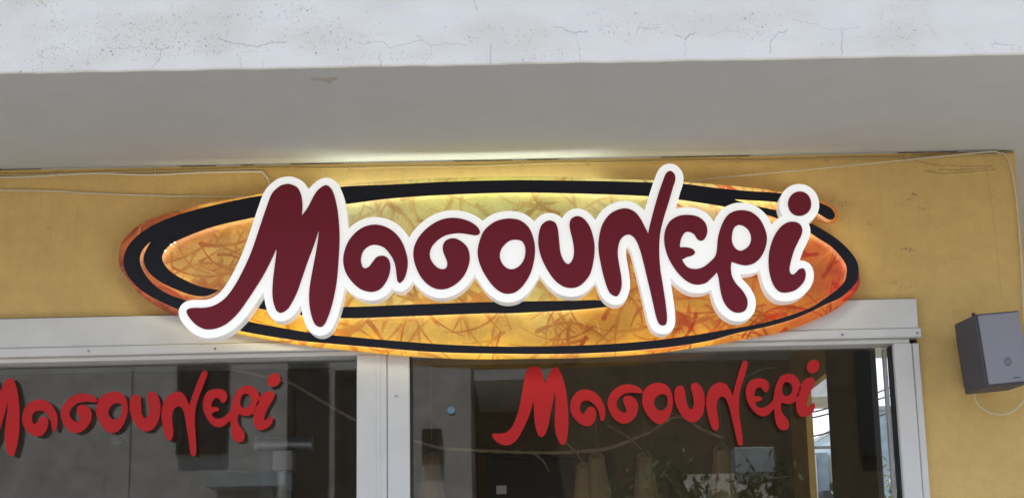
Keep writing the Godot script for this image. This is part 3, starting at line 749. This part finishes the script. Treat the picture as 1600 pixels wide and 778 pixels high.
# ---------------------------------------------------------------- white aluminium shopfront with double panes
func shopfront():
	var s := thing("shop_window", "white aluminium shopfront with two large dark double panes below the sign", "shop window", Vector3(-0.43, 0.12, 0.0))
	var at := -s.position
	var al: Material = M.white_aluminium
	var tilt := 0.0035
	# header box over both panes, its lower lip and the thin head bead
	var t := Transform3D(Basis(Vector3.BACK, tilt), at + Vector3(-1.05, 2.59, 0))
	var h := Shape.new(); h.box(Vector3(-2.42, -0.0985, -0.15), Vector3(2.375, 0.0, 0.032), 0.0025, t)
	obj("header_box", h, al, s)
	h = Shape.new(); h.box(Vector3(-2.42, -0.1295, -0.10), Vector3(2.381, -0.1000, 0.042), 0.003, t)
	obj("header_lip", h, al, s)
	h = Shape.new(); h.box(Vector3(-2.37, -0.145, -0.08), Vector3(2.345, -0.1300, 0.022), 0.002, t)
	obj("head_bead", h, al, s)
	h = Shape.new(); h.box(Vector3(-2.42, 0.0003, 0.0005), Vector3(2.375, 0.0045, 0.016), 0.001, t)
	obj("shadow_strip", h, mat("shadow_brown", Color(0.075, 0.05, 0.022), 0.8), s)  # thin dark brown strip added as the shadow line above the header
	for q in [[-1.388, 2.4745], [-0.975, 2.4745], [1.073, 2.4815], [1.3175, 2.482], [-0.10, 2.477], [0.45, 2.479]]:
		var sc := Shape.new()
		sc.tube([Vector3(0, 0, 0.041), Vector3(0, 0, 0.0442), Vector3(0, 0, 0.0452)], 0.0042, 10, 0.003)
		obj("screw", sc, M.screw_steel, s).position = at + Vector3(q[0], q[1], 0)
	# posts: left end, two-piece mullion, right jamb in two steps
	boxed("post", at + Vector3(-3.45, 0.12, -0.08), at + Vector3(-3.30, 2.448, 0.026), al, s, 0.003)
	boxed("mullion", at + Vector3(-0.514, 0.12, -0.08), at + Vector3(-0.4165, 2.4485, 0.026), al, s, 0.0035)
	boxed("mullion", at + Vector3(-0.4145, 0.12, -0.08), at + Vector3(-0.3425, 2.4485, 0.025), al, s, 0.0035)
	boxed("mullion_bead", at + Vector3(-0.45, 0.121, 0.0262), at + Vector3(-0.437, 2.4475, 0.028), al, s, 0.0008)
	# the right jamb leans a touch, as the photograph shows
	var lean := Transform3D(Basis(Vector3.BACK, 0.0028), at + Vector3(1.2345, 2.454, 0))
	var j := Shape.new(); j.box(Vector3(0.007, -2.33, -0.08), Vector3(0.066, -0.002, 0.028), 0.003, lean)
	obj("jamb", j, al, s)
	j = Shape.new(); j.box(Vector3(0.0685, -2.33, -0.08), Vector3(0.0905, -0.002, 0.024), 0.003, lean)
	obj("jamb_trim", j, al, s)
	j = Shape.new(); j.box(Vector3(0.002, -2.33, -0.06), Vector3(0.0068, -0.006, 0.000), 0.001, lean)
	obj("gasket", j, M.gasket, s)
	j = Shape.new(); j.box(Vector3(-0.008, -2.33, -0.095), Vector3(0.0015, -0.006, -0.0605), 0.002, lean)
	obj("inner_jamb", j, al, s)
	boxed("gasket", at + Vector3(-0.3423, 0.13, -0.07), at + Vector3(-0.3385, 2.446, 0.004), M.gasket, s, 0.0008)
	boxed("gasket", at + Vector3(-0.5180, 0.13, -0.07), at + Vector3(-0.5142, 2.446, 0.004), M.gasket, s, 0.0008)
	boxed("sill", at + Vector3(-3.299, 0.121, -0.08), at + Vector3(-0.5185, 0.22, 0.03), al, s, 0.003)
	boxed("sill", at + Vector3(-0.338, 0.121, -0.08), at + Vector3(1.24, 0.22, 0.03), al, s, 0.003)
	for q in [[-3.299, -0.5183], [-0.3382, 1.2400]]:
		var p := boxed("pane", at + Vector3(q[0], 0.221, -0.026), at + Vector3(q[1], 2.4490, -0.020), M.pane_glass, s)
		boxed("inner_pane", at + Vector3(q[0], 0.221, -0.056), at + Vector3(q[1], 2.4490, -0.050), M.inner_pane_glass, p)
	# small scribble of marker pen on the mullion
	var mk := Shape.new()
	mk.tube(bent([Vector3(-0.389, 2.306, 0.0254), Vector3(-0.387, 2.313, 0.0254), Vector3(-0.384, 2.306, 0.0254), Vector3(-0.3815, 2.3135, 0.0254)], 2), 0.0006, 5)
	mk.ball(Vector3(-0.3785, 2.306, 0.0252), Vector3(0.0009, 0.0009, 0.0004), 5, 6)
	obj("pen_mark", mk, M.ink, s).position = at
	# round blue sticker on the right pane
	var st := Shape.new()
	st.tube([Vector3(-0.209, 2.266, -0.0198), Vector3(-0.209, 2.266, -0.0194)], 0.0125, 20)
	var sk := obj("sticker", st, M.sticker_blue, s)
	sk.position = at
	sk.set_meta("label", "small round blue sticker on the right pane")

func quad_map(k: Array, p: Vector2) -> Vector2:
	return Vector2(k[0] * p.x + k[1] * p.y + k[2] + k[3] * p.x * p.y, k[4] * p.x + k[5] * p.y + k[6] + k[7] * p.x * p.x)

func letters() -> Array:
	return [["letter_m", outline(M_SHAPE), []], ["letter_alpha", outline(ALPHA), []], ["letter_sigma", outline(SIGMA), []], ["letter_omicron", outline(OMICRON), [outline(OMICRON_HOLE)]], ["letter_upsilon", outline(UPSILON), []], ["letter_nu", outline(NU), []], ["letters_epsilon_rho", outline(EPSILON_RHO), [outline(RHO_HOLE)]], ["letter_iota", outline(IOTA), []], ["iota_dot", outline(IOTA_DOT), []]]

const NUDGE := [0, 7, 0, 5, 0, 8, 0, 12, 0, 4, -3, -13, 12, 6, -5, 8, -9, 11]
func window_lettering():
	for w in [[LETTERING_RIGHT, "red lettering stuck on the right pane, whole word in view"], [LETTERING_LEFT, "red lettering stuck on the left pane, its first letter cut off by the photo's edge"]]:
		var t := thing("window_lettering", w[1], "lettering", Vector3(w[0][2], w[0][6], -0.02), "red words on the shop panes")
		var i := 0
		for l in letters():
			var move := Vector2(NUDGE[i * 2], NUDGE[i * 2 + 1]) / 1000.0 - Vector2(w[0][2], w[0][6])
			i += 1
			var turn := func(o: PackedVector2Array) -> PackedVector2Array:
				var r := PackedVector2Array()
				for p in o:
					r.append(quad_map(w[0], p) + move)
				return r
			var holes := []
			for hh in l[2]:
				holes.append(turn.call(hh))
			var s := Shape.new()
			s.plate(turn.call(l[1]), holes, 0.0004, 0.0030, 0.0004, Rect2(-0.5, -0.3, 1, 0.6))
			obj(l[0], s, M.red_lettering, t)

# ---------------------------------------------------------------- inside
func inside_the_shop():
	# jute garland across the right window, another in the left one
	for q in [["twisted jute rope strung across inside the right pane", [[-0.42, 2.235], [-0.361, 2.215], [-0.26, 2.187], [-0.159, 2.178], [-0.013, 2.168], [0.144, 2.163], [0.301, 2.171], [0.38, 2.192], [0.483, 2.235], [0.575, 2.283], [0.663, 2.232], [0.729, 2.204]]], ["twisted jute rope sloping down inside the left pane", [[-1.05, 2.49], [-0.824, 2.437], [-0.756, 2.406], [-0.688, 2.364], [-0.62, 2.322], [-0.54, 2.28], [-0.42, 2.235]]]]:
		var mid := []
		for p in q[1]:
			mid.append(Vector3(p[0], p[1], -0.45))
		var line := bent(mid, 14)
		var t := thing("jute_rope", q[0], "rope", line[0], "ropes inside the shop window")
		for k in 2:
			var st := []
			for i in line.size():
				var a := i * 0.55 + k * PI
				st.append(line[i] - line[0] + Vector3(0, cos(a), sin(a)) * 0.003)
			piped("strand", st, 0.0040, M.jute, t, 6)
	for q in [[0.326, 2.254, 0.44, 2.169, "dry twig hanging on the rope below the third red letter"], [0.176, 2.196, 0.232, 2.124, "dry twig hanging left of the paired burlap shades"], [0.065, 2.158, 0.115, 2.097, "dry twig hanging before the dark board"], [0.818, 2.419, 0.926, 2.449, "dry twig sticking up behind the last red letters"]]:
		var a := Vector3(q[0], q[1], -0.45); var b := Vector3(q[2], q[3], -0.45)
		var s := Shape.new()
		s.tube(bent([Vector3.ZERO, (b - a) * 0.5 + Vector3(0.004, 0.007, 0.01), b - a], 4), 0.004, 6, 0.002)
		var o := obj("twig", s, M.bark)
		o.position = a
		tag(o, q[4], "twig", "dry twigs on the ropes")
	for q in [[-0.304, 2.161, 1.0, "burlap shade tied at its top, at the left end of the rope"], [0.291, 2.150, 1.0, "taller burlap shade of the close pair before the dark board"], [0.240, 2.118, 0.85, "shorter burlap shade of the close pair before the dark board"], [0.462, 2.154, 0.9, "burlap shade hanging right of the dark board"], [0.741, 2.171, 1.0, "burlap shade hanging nearest the end wall"]]:
		shade(Vector3(q[0], q[1], -0.6), q[2], q[3])
	# dark framed board on the back wall with pinned papers
	var bd := thing("notice_board", "dark framed board on the back wall behind the ropes", "board", Vector3(0.18, 2.02, -4.57))
	boxed("panel", Vector3(-0.32, -0.9, -0.02), Vector3(0.36, 0.50, 0.0), M.dark_timber, bd)
	for q in [[-0.35, -0.32, -0.93, 0.53], [0.36, 0.39, -0.93, 0.53], [-0.3198, 0.3598, 0.501, 0.53], [-0.3198, 0.3598, -0.93, -0.901]]:
		boxed("frame", Vector3(q[0], q[2], -0.02), Vector3(q[1], q[3], 0.03), M.rubber_black, bd, 0.004)
	for q in [[-0.30, 0.30, 0.06, 0.05], [-0.28, 0.13, 0.08, 0.09]]:
		boxed("paper", Vector3(q[0], q[1], 0.001), Vector3(q[0] + q[2], q[1] + q[3], 0.002), M.paper, bd)
	# steel exhaust pipe with a flat head, in the left half of the shop
	var st := thing("exhaust_pipe", "steel exhaust pipe with a wide flat head behind the left pane", "pipe", Vector3(-0.92, 0.12, -1.2))
	piped("riser", [Vector3(0, 0, 0), Vector3(0.0, 1.0, 0), Vector3(0.0, 2.06, 0)], 0.031, M.steel, st, 20)
	boxed("collar", Vector3(-0.042, 2.0605, -0.04), Vector3(0.042, 2.142, 0.04), M.steel, st, 0.004)
	piped("head_pipe", [Vector3(-0.105, 2.17, 0), Vector3(0, 2.17, 0), Vector3(0.107, 2.17, 0)], 0.0265, M.steel, st, 20)
	for xx in [-0.108, 0.108]:
		piped("end_flange", [Vector3(xx - 0.006, 2.17, 0), Vector3(xx + 0.006, 2.17, 0)], 0.033, M.steel, st, 20)
	boxed("cabinet", Vector3(-0.10, 0.0, -0.12), Vector3(-0.045, 2.16, -0.04), M.rubber_black, st, 0.003)
	var tg := Shape.new()
	for k in 5:
		var loop := []
		for i in 18:
			var a := TAU * i / 17.0
			loop.append(Vector3(cos(a) * (0.014 + 0.004 * k), sin(a * 1.0 + k) * (0.012 + 0.003 * k), sin(a * 2.0 + k) * 0.01))
		tg.tube(loop, 0.0007, 5)
	var wt := obj("wire_coil", tg, M.steel)
	wt.position = Vector3(-1.384, 2.236, -0.4)
	tag(wt, "small tangle of thin wire hanging behind the left pane", "wire")

func shade(at: Vector3, k: float, label: String):
	var t := thing("burlap_shade", label, "lampshade", at, "burlap shades inside the shop window")
	var s := Shape.new()
	var prof := [[0.0, 0.028], [-0.012, 0.030], [-0.05, 0.034], [-0.10, 0.041], [-0.16, 0.050], [-0.24, 0.058]]
	var n := 28
	for i in prof.size() - 1:
		for j in n:
			var q := []
			for w in [[i, j], [i, j + 1], [i + 1, j + 1], [i + 1, j]]:
				var a: float = TAU * w[1] / n
				var r: float = prof[w[0]][1] * k * (1.0 + 0.05 * sin(a * 7.0))
				q.append(Vector3(cos(a) * r, prof[w[0]][0] * k, sin(a) * r))
			var nn := Vector3(q[0].x + q[2].x, 0.0, q[0].z + q[2].z).normalized()
			s.flat(q[0], q[1], q[2], q[3], nn)
	obj("body", s, M.burlap, t)
	var top := Shape.new()
	for j in 14:
		var a := TAU * j / 14.0
		var b := Vector3(cos(a), 0, sin(a))
		top.tube(bent([b * 0.029 * k, b * 0.019 * k + Vector3(0, 0.018 * k, 0), b * 0.004 * k + Vector3(0, 0.029 * k, 0)], 3), 0.0042 * k, 5, 0.002)
	obj("gathered_top", top, M.jute, t)
	piped("hanging_string", [Vector3(0, 0.028 * k, 0), Vector3(0.001, 0.06, 0), Vector3(0, 0.945, 0)], 0.0009, M.jute, t, 5)

# ---------------------------------------------------------------- the sign
func print_texture(b: Rect2) -> Array:
	var w := 1640; var h := 412
	var mark := Canvas.new(w, h)
	var fan := Canvas.new(w, h)
	var light := Canvas.new(w, h)
	# a print of brushed leaf veins with combed hatching, and loose stars
	for k in 270:
		var p := Vector2(rng.randf_range(0, w), rng.randf_range(0, h))
		var a := rng.randf() * TAU
		var d := Vector2(cos(a), sin(a)); var n := Vector2(-d.y, d.x) * (1.0 if rng.randf() < 0.5 else -1.0)
		var l := rng.randf_range(70, 190)
		var amt := rng.randf_range(0.4, 1.0)
		var mid := p + d * l * 0.5 + n * l * rng.randf_range(0.1, 0.5)
		var tip := p + d * l
		mark.stroke(p, mid, tip, rng.randf_range(2.0, 6.0), 0.9, amt)
		for v in rng.randi_range(0, 2):
			var q := p.lerp(mid, rng.randf_range(0.3, 1.0))
			mark.stroke(q, q + d * l * 0.2 + n * l * 0.15, q + d * l * 0.35 + n * l * rng.randf_range(0.25, 0.45), 3.2, 0.8, amt * 0.9)
		if rng.randf() < 0.3:
			var many := int(l / 9.5)
			for v in many:
				var t := (v + 0.6) / many
				var q := p.lerp(mid, t).lerp(mid.lerp(tip, t), t)
				var e := (d * 1.15 - n * 0.8).normalized() * l * 0.22 * sin(PI * (0.15 + 0.75 * t)) * rng.randf_range(0.8, 1.2)
				mark.stroke(q, q + e * 0.5 + d * 3.0, q + e, 2.2, 0.7, amt * rng.randf_range(0.5, 0.95))
	for k in 13:
		var p := Vector2(rng.randf_range(0, w), rng.randf_range(0, h))
		var rays := rng.randi_range(5, 7)
		var turn := rng.randf() * TAU
		for v in rays:
			var a := turn + TAU * v / rays + rng.randf_range(-0.3, 0.3)
			var d := Vector2(cos(a), sin(a)); var n := Vector2(-d.y, d.x)
			var l := rng.randf_range(35, 100)
			mark.stroke(p, p + d * l * 0.5 + n * l * 0.12, p + d * l, rng.randf_range(7, 12), 1.0, rng.randf_range(0.4, 0.75))
	for k in 240:
		var p := Vector2(rng.randf_range(0, w), rng.randf_range(0, h))
		var a := sin(p.x * 0.006) * 2.0 + p.y * 0.012 + rng.randf_range(-0.35, 0.35)
		var d := Vector2(cos(a), sin(a))
		var l := rng.randf_range(20, 75)
		light.stroke(p, p + d * l * 0.5 + Vector2(-d.y, d.x) * l * 0.12, p + d * l, rng.randf_range(1.0, 2.6), 0.7, rng.randf_range(0.2, 0.7))
	for k in 34:
		var p := Vector2(rng.randf_range(0, w), rng.randf_range(0, h))
		fan.stroke(p, p + Vector2(rng.randf_range(-60, 60), rng.randf_range(-40, 40)), p + Vector2(rng.randf_range(-150, 150), rng.randf_range(-90, 90)), rng.randf_range(8, 24), 4.0, rng.randf_range(0.12, 0.4))
	# colours by place: (x, y in mm from the middle, sRGB)
	var keys := [[-980, 30, 0.84, 0.66, 0.34], [-1210, 10, 0.50, 0.21, 0.12], [-1110, -120, 0.55, 0.22, 0.12], [-1080, 160, 0.56, 0.26, 0.12], [-850, 225, 0.86, 0.66, 0.30], [-720, -230, 0.95, 0.73, 0.22], [-600, 60, 0.84, 0.72, 0.36], [-480, 190, 0.82, 0.80, 0.58], [0, 200, 0.81, 0.79, 0.50], [480, 200, 0.81, 0.79, 0.54], [0, 290, 0.80, 0.77, 0.42], [-350, -60, 0.83, 0.75, 0.46], [150, -110, 0.83, 0.75, 0.45], [-350, -190, 0.84, 0.66, 0.31], [0, -200, 0.83, 0.64, 0.29], [330, -200, 0.80, 0.57, 0.21], [560, -140, 0.84, 0.60, 0.27], [700, 150, 0.86, 0.78, 0.58], [860, 190, 0.95, 0.84, 0.50], [850, -150, 0.84, 0.56, 0.22], [960, -190, 0.82, 0.46, 0.16], [1080, 0, 0.80, 0.42, 0.17], [1110, 50, 0.74, 0.31, 0.14], [1200, -60, 0.66, 0.22, 0.12], [1130, 170, 0.66, 0.40, 0.17], [1000, 100, 0.85, 0.6, 0.25], [0, -300, 0.94, 0.74, 0.28], [-450, -275, 0.93, 0.68, 0.20], [600, -285, 0.94, 0.68, 0.20]]
	var wash := noise(0.012, 4, 51); var warp := noise(0.008, 3, 52); var fine := noise(0.12, 2, 53); var red := noise(0.01, 3, 54)
	var col := PackedByteArray(); col.resize(w * h * 3)
	# broad colours on a coarse lattice, then filled in
	var gw := 83; var gh := 24
	var grid := PackedVector3Array(); grid.resize(gw * gh)
	for gy in gh:
		for gx in gw:
			var p := Vector2(b.position.x + b.size.x * gx / (gw - 1), b.position.y + b.size.y * (1.0 - float(gy) / (gh - 1))) * 1000.0
			var sum := Vector3.ZERO; var tw := 0.0
			for q in keys:
				var dx: float = p.x - q[0]; var dy: float = (p.y - q[1]) * 1.8
				var ww := 1.0 / pow(dx * dx + dy * dy + 900.0, 1.6)
				sum += Vector3(q[2], q[3], q[4]) * ww
				tw += ww
			grid[gy * gw + gx] = sum / tw
	for y in h:
		for x in w:
			var k := y * w + x
			var fx := clampf((x + 28.0 * warp.get_noise_2d(x, y)) / w, 0.0, 0.9999) * (gw - 1); var fy := clampf((y + 28.0 * warp.get_noise_2d(x + 3000, y)) / h, 0.0, 0.9999) * (gh - 1)
			var ix := int(fx); var iy := int(fy)
			var c := grid[iy * gw + ix].lerp(grid[iy * gw + ix + 1], fx - ix).lerp(grid[(iy + 1) * gw + ix].lerp(grid[(iy + 1) * gw + ix + 1], fx - ix), fy - iy)
			var t := 1.0 + 0.13 * wash.get_noise_2d(x, y) + 0.05 * fine.get_noise_2d(x, y)
			var end := clampf((absf(x - w * 0.46) / w - 0.26) * 4.0, 0.0, 1.0)
			var m := clampf(mark.r[k] * (0.42 + 0.5 * end + 0.55 * float(y) / h) + fan.r[k] * 0.5, 0.0, 1.0)
			m *= 0.75 + 0.5 * red.get_noise_2d(x, y)
			var crimson := clampf((x - w * 0.70) / (w * 0.18), 0.0, 1.0) * clampf(red.get_noise_2d(x, y * 1.3) * 3.0 + 0.3, 0.0, 1.0)
			var ink := Vector3(0.74, 0.42, 0.28).lerp(Vector3(0.84, 0.22, 0.30), crimson)
			c = c * t
			c = c.lerp(c * ink, m)
			c = c.lerp(Vector3(0.97, 0.86, 0.52), light.r[k] * 0.42 * (1.0 - 0.5 * m))
			col[k * 3] = int(clampf(c.x, 0, 1) * 255.0)
			col[k * 3 + 1] = int(clampf(c.y, 0, 1) * 255.0)
			col[k * 3 + 2] = int(clampf(c.z, 0, 1) * 255.0)
	return [picture(w, h, col)]

func span(o: PackedVector2Array) -> Rect2:
	var r := Rect2(o[0], Vector2.ZERO)
	for p in o:
		r = r.expand(p)
	return r

func biggest(list: Array) -> PackedVector2Array:
	var best: PackedVector2Array = list[0]
	for p in list:
		if absf(Shape.new().signed(p)) > absf(Shape.new().signed(best)):
			best = p
	return best

func thinned(o: PackedVector2Array, least: float) -> PackedVector2Array:
	var out := PackedVector2Array()
	for p in o:
		if out.is_empty() or out[-1].distance_to(p) > least:
			out.append(p)
	return out

func shop_sign():
	var t := thing("shop_sign", "lit oval shop sign with maroon word on white letters over black swooshes", "sign", SIGN_AT)
	var po := outline(PANEL, 4)
	var pb := span(po)
	var tex := print_texture(pb)
	var pm := mat("sign_print", Color.WHITE, 0.28, 0.0, 0.5)
	pm.albedo_texture = tex[0]
	pm.albedo_color = Color(0.62, 0.62, 0.62)
	pm.emission_enabled = true
	pm.emission = Color.WHITE
	pm.emission_operator = BaseMaterial3D.EMISSION_OP_MULTIPLY
	pm.emission_texture = tex[0]
	pm.emission_energy_multiplier = 0.26
	var s := Shape.new()
	s.plate(po, [], 0.048, 0.060, 0.001, pb)
	obj("sign_panel", s, pm, t)
	# black swooshes, standing off the panel
	s = Shape.new()
	s.plate(outline(SWOOSH, 4), [outline(SWOOSH_INNER, 4)], 0.088, 0.092, 0.0006, pb)
	obj("swoosh_ring", s, M.black_face, t)
	s = Shape.new()
	s.plate(outline(BAND, 4), [], 0.088, 0.092, 0.0006, pb)
	obj("swoosh_band", s, M.black_face, t)
	for q in [[SWOOSH, [outline(SWOOSH_INNER, 4)]], [BAND, []]]:
		s = Shape.new()
		var inner := []
		for hh in q[1]:
			inner.append(thinned(Geometry2D.offset_polygon(hh, 0.004)[0], 0.002))
		for part in Geometry2D.offset_polygon(outline(q[0], 4), -0.004):
			if absf(Shape.new().signed(part)) > 0.01:
				s = Shape.new()
				s.plate(thinned(part, 0.002), inner, 0.0865, 0.0875, 0.0, pb)
				obj("led_backlight", s, M.led_glow, t)
	# white letter body: all letters widened and joined
	var whole := []
	for l in letters():
		var wide := biggest(Geometry2D.offset_polygon(l[1], 0.0272, Geometry2D.JOIN_ROUND))
		if whole.is_empty():
			whole = [wide]
			continue
		var next := []
		var acc := wide
		for w in whole:
			var m := Geometry2D.merge_polygons(acc, w)
			var outer := biggest(m)
			var solid := m.filter(func(q): return not Geometry2D.is_polygon_clockwise(q))
			if solid.size() == 1:
				acc = outer
			else:
				next.append(w)
		next.append(acc)
		whole = next
	for w in whole:
		var o := thinned(w, 0.0035)
		var bs := Shape.new()
		bs.plate(o, [], 0.097, 0.1555, 0.0, pb)
		obj("letter_return", bs, M.letter_acrylic, t)
		var js := Shape.new()
		for q in Geometry2D.offset_polygon(o, -0.0025, Geometry2D.JOIN_ROUND):
			if absf(Shape.new().signed(q)) > 0.002:
				js.plate(thinned(q, 0.003), [], 0.1553, 0.1605, 0.0, pb)
		obj("joint_trim", js, M.grey_joint, t)
		var fs := Shape.new()
		fs.plate(o, [], 0.160, 0.165, 0.0018, pb)
		obj("lit_face", fs, M.lit_face_acrylic, t)
	for l in letters():
		var ls := Shape.new()
		ls.plate(l[1], l[2], 0.1657, 0.173, 0.0012, pb)
		obj(l[0], ls, M.maroon_face, t)
	for i in range(0, LED_SPOTS.size(), 2):
		for k in [-1, 1]:
			var b := Shape.new()
			b.ball(Vector3(LED_SPOTS[i] / 1000.0 + k * 0.006, LED_SPOTS[i + 1] / 1000.0 + k * 0.003, 0.0862), Vector3(0.0028, 0.0028, 0.0018), 6, 8)
			obj("led_lamp", b, M.led_spot, t)
	# spacers between panel, swooshes and wall
	for q in [[-900, 165], [-1150, 60], [-500, 265], [300, 275], [760, 250], [1180, -10], [900, -215], [300, -280], [-300, -280], [-900, -160]]:
		var sp := Shape.new()
		sp.tube([Vector3(q[0] / 1000.0, q[1] / 1000.0, 0.0), Vector3(q[0] / 1000.0, q[1] / 1000.0, 0.048)], 0.008, 10)
		obj("standoff", sp, M.clear_standoff, t)
	# the light tube on top of the panel, behind the letters, that lights the soffit
	var tube := Shape.new()
	tube.tube([Vector3(-0.52, 0.24, 0.030), Vector3(0.0, 0.262, 0.030), Vector3(0.42, 0.252, 0.030)], 0.006, 8)
	obj("led_tube", tube, M.tube_glow, t)
	var al := AreaLight3D.new()
	al.name = "sign_light"
	al.area_size = Vector2(0.94, 0.012)
	al.light_energy = 0.022
	al.light_color = Color(0.94, 1.0, 0.93)
	al.shadow_enabled = true
	add_child(al)
	al.position = SIGN_AT + Vector3(-0.10, 0.272, 0.030)
	al.rotation = Vector3(PI / 2.0, 0, 0)

# ---------------------------------------------------------------- loudspeaker at the right edge
func speaker():
	var t := thing("loudspeaker", "small dark loudspeaker with grey grille tilted on the ochre wall", "loudspeaker", Vector3(1.522, 2.395, 0.0))
	var turn := Transform3D(Basis(Vector3.UP, deg_to_rad(5.0)) * Basis(Vector3.BACK, deg_to_rad(5.0)) * Basis(Vector3.RIGHT, deg_to_rad(0.5)), Vector3(-0.008, 0.0, 0.06))
	var s := Shape.new()
	s.box(Vector3(-0.072, -0.115, 0.0), Vector3(0.072, 0.115, 0.19), 0.003, turn)
	obj("cabinet", s, M.speaker_cabinet, t)
	s = Shape.new()
	s.box(Vector3(-0.066, -0.108, 0.1902), Vector3(0.067, 0.110, 0.200), 0.004, turn)
	var g := obj("grille", s, M.speaker_grille, t)
	s = Shape.new()
	s.ball(turn * Vector3(0.003, -0.042, 0.1985), Vector3(0.0155, 0.0155, 0.0035), 8, 20)
	obj("dust_cap", s, M.dust_cap, g)
	s = Shape.new()
	s.box(Vector3(0.012, -0.0965, 0.2002), Vector3(0.036, -0.0935, 0.2012), 0.0003, turn)
	obj("badge", s, M.speaker_cabinet, g)
	s = Shape.new()
	s.tube([turn * Vector3(-0.060, -0.1, 0.2002), turn * Vector3(-0.060, -0.1, 0.2016)], 0.0022, 8)
	obj("badge", s, M.screw_steel, g)
	s = Shape.new()
	s.box(Vector3(-0.02, -0.07, -0.055), Vector3(0.03, 0.05, -0.0005), 0.003, turn)
	s.box(Vector3(-0.05, -0.09, -0.06), Vector3(0.05, 0.08, -0.0555), 0.001, turn)
	obj("bracket", s, M.rubber_black, t)
	s = Shape.new()
	s.tube([turn * Vector3(-0.045, 0.1152, 0.11), turn * Vector3(-0.045, 0.124, 0.11)], 0.006, 12)
	s.ball(turn * Vector3(-0.045, 0.127, 0.11), Vector3(0.0068, 0.0055, 0.0068), 8, 12)
	obj("bolt", s, mat("rusty_steel", Color(0.09, 0.035, 0.035), 0.6), t)
	tag(piped("speaker_cable", bent([Vector3(1.478, 2.31, 0.05), Vector3(1.486, 2.283, 0.04), Vector3(1.499, 2.245, 0.035), Vector3(1.534, 2.219, 0.035), Vector3(1.583, 2.212, 0.035), Vector3(1.626, 2.234, 0.035), Vector3(1.66, 2.28, 0.03), Vector3(1.672, 2.40, 0.012), Vector3(1.686, 2.674, 0.010)], 6), 0.0028, M.white_cable), "thin white cable hanging in a loop under the loudspeaker", "cable")

# ---------------------------------------------------------------- cables on the wall
func cables():
	var run := []
	for k in 60:
		var x := lerpf(-4.9, 1.66, k / 59.0)
		run.append(Vector3(x, 3.0865 + 0.002 * sin(x * 5.0) + 0.0015 * sin(x * 13.0), 0.005))
	var c := thing("painted_cable", "ochre painted cable clipped along the top of the wall under the soffit", "cable")
	piped("sheath", run, 0.0042, M.ochre_cable, c)
	for x in [-3.2, -2.6, -2.0, -1.527, -1.195, -0.855, -0.539, -0.197, 0.038, 0.259, 0.765, 1.066, 1.328]:
		boxed("clip", Vector3(x - 0.0035, 3.0775, 0.0002), Vector3(x + 0.0035, 3.0945, 0.0105), M.ochre_cable, c, 0.0015)
	var a := thing("white_cable", "slack cream cable running along the wall top and bending down behind the big first letter", "cable")
	piped("sheath", bent([Vector3(-4.9, 3.06, 0.006), Vector3(-2.6, 3.072, 0.006), Vector3(-1.715, 3.075, 0.006), Vector3(-1.586, 3.077, 0.006), Vector3(-1.403, 3.083, 0.006), Vector3(-1.22, 3.074, 0.006), Vector3(-1.026, 3.079, 0.006), Vector3(-0.854, 3.078, 0.006), Vector3(-0.829, 3.069, 0.006), Vector3(-0.812, 3.042, 0.008), Vector3(-0.80, 2.98, 0.01)], 6), 0.0042, M.white_cable, a)
	tag(piped("wall_cable", bent([Vector3(-4.9, 3.11 - 0.02, 0.006), Vector3(-3.0, 3.06, 0.006), Vector3(-1.712, 3.031, 0.006), Vector3(-1.411, 3.014, 0.006), Vector3(-1.153, 3.0, 0.006), Vector3(-0.874, 2.99, 0.008), Vector3(-0.7, 2.98, 0.02)], 6), 0.003, M.white_cable), "thin cream cable sagging across the wall to the sign's left top", "cable")
	tag(piped("wall_cable", bent([Vector3(0.60, 3.00, 0.015), Vector3(0.625, 3.018, 0.012), Vector3(0.97, 3.044, 0.018), Vector3(1.336, 3.075, 0.014), Vector3(1.596, 3.097, 0.010), Vector3(1.643, 3.094, 0.008), Vector3(1.67, 3.079, 0.007), Vector3(1.685, 3.001, 0.007), Vector3(1.690, 2.891, 0.007), Vector3(1.6865, 2.676, 0.008)], 6), 0.0026, M.white_cable), "thin white cable rising from the sign to the wall's top corner and down its edge", "cable")
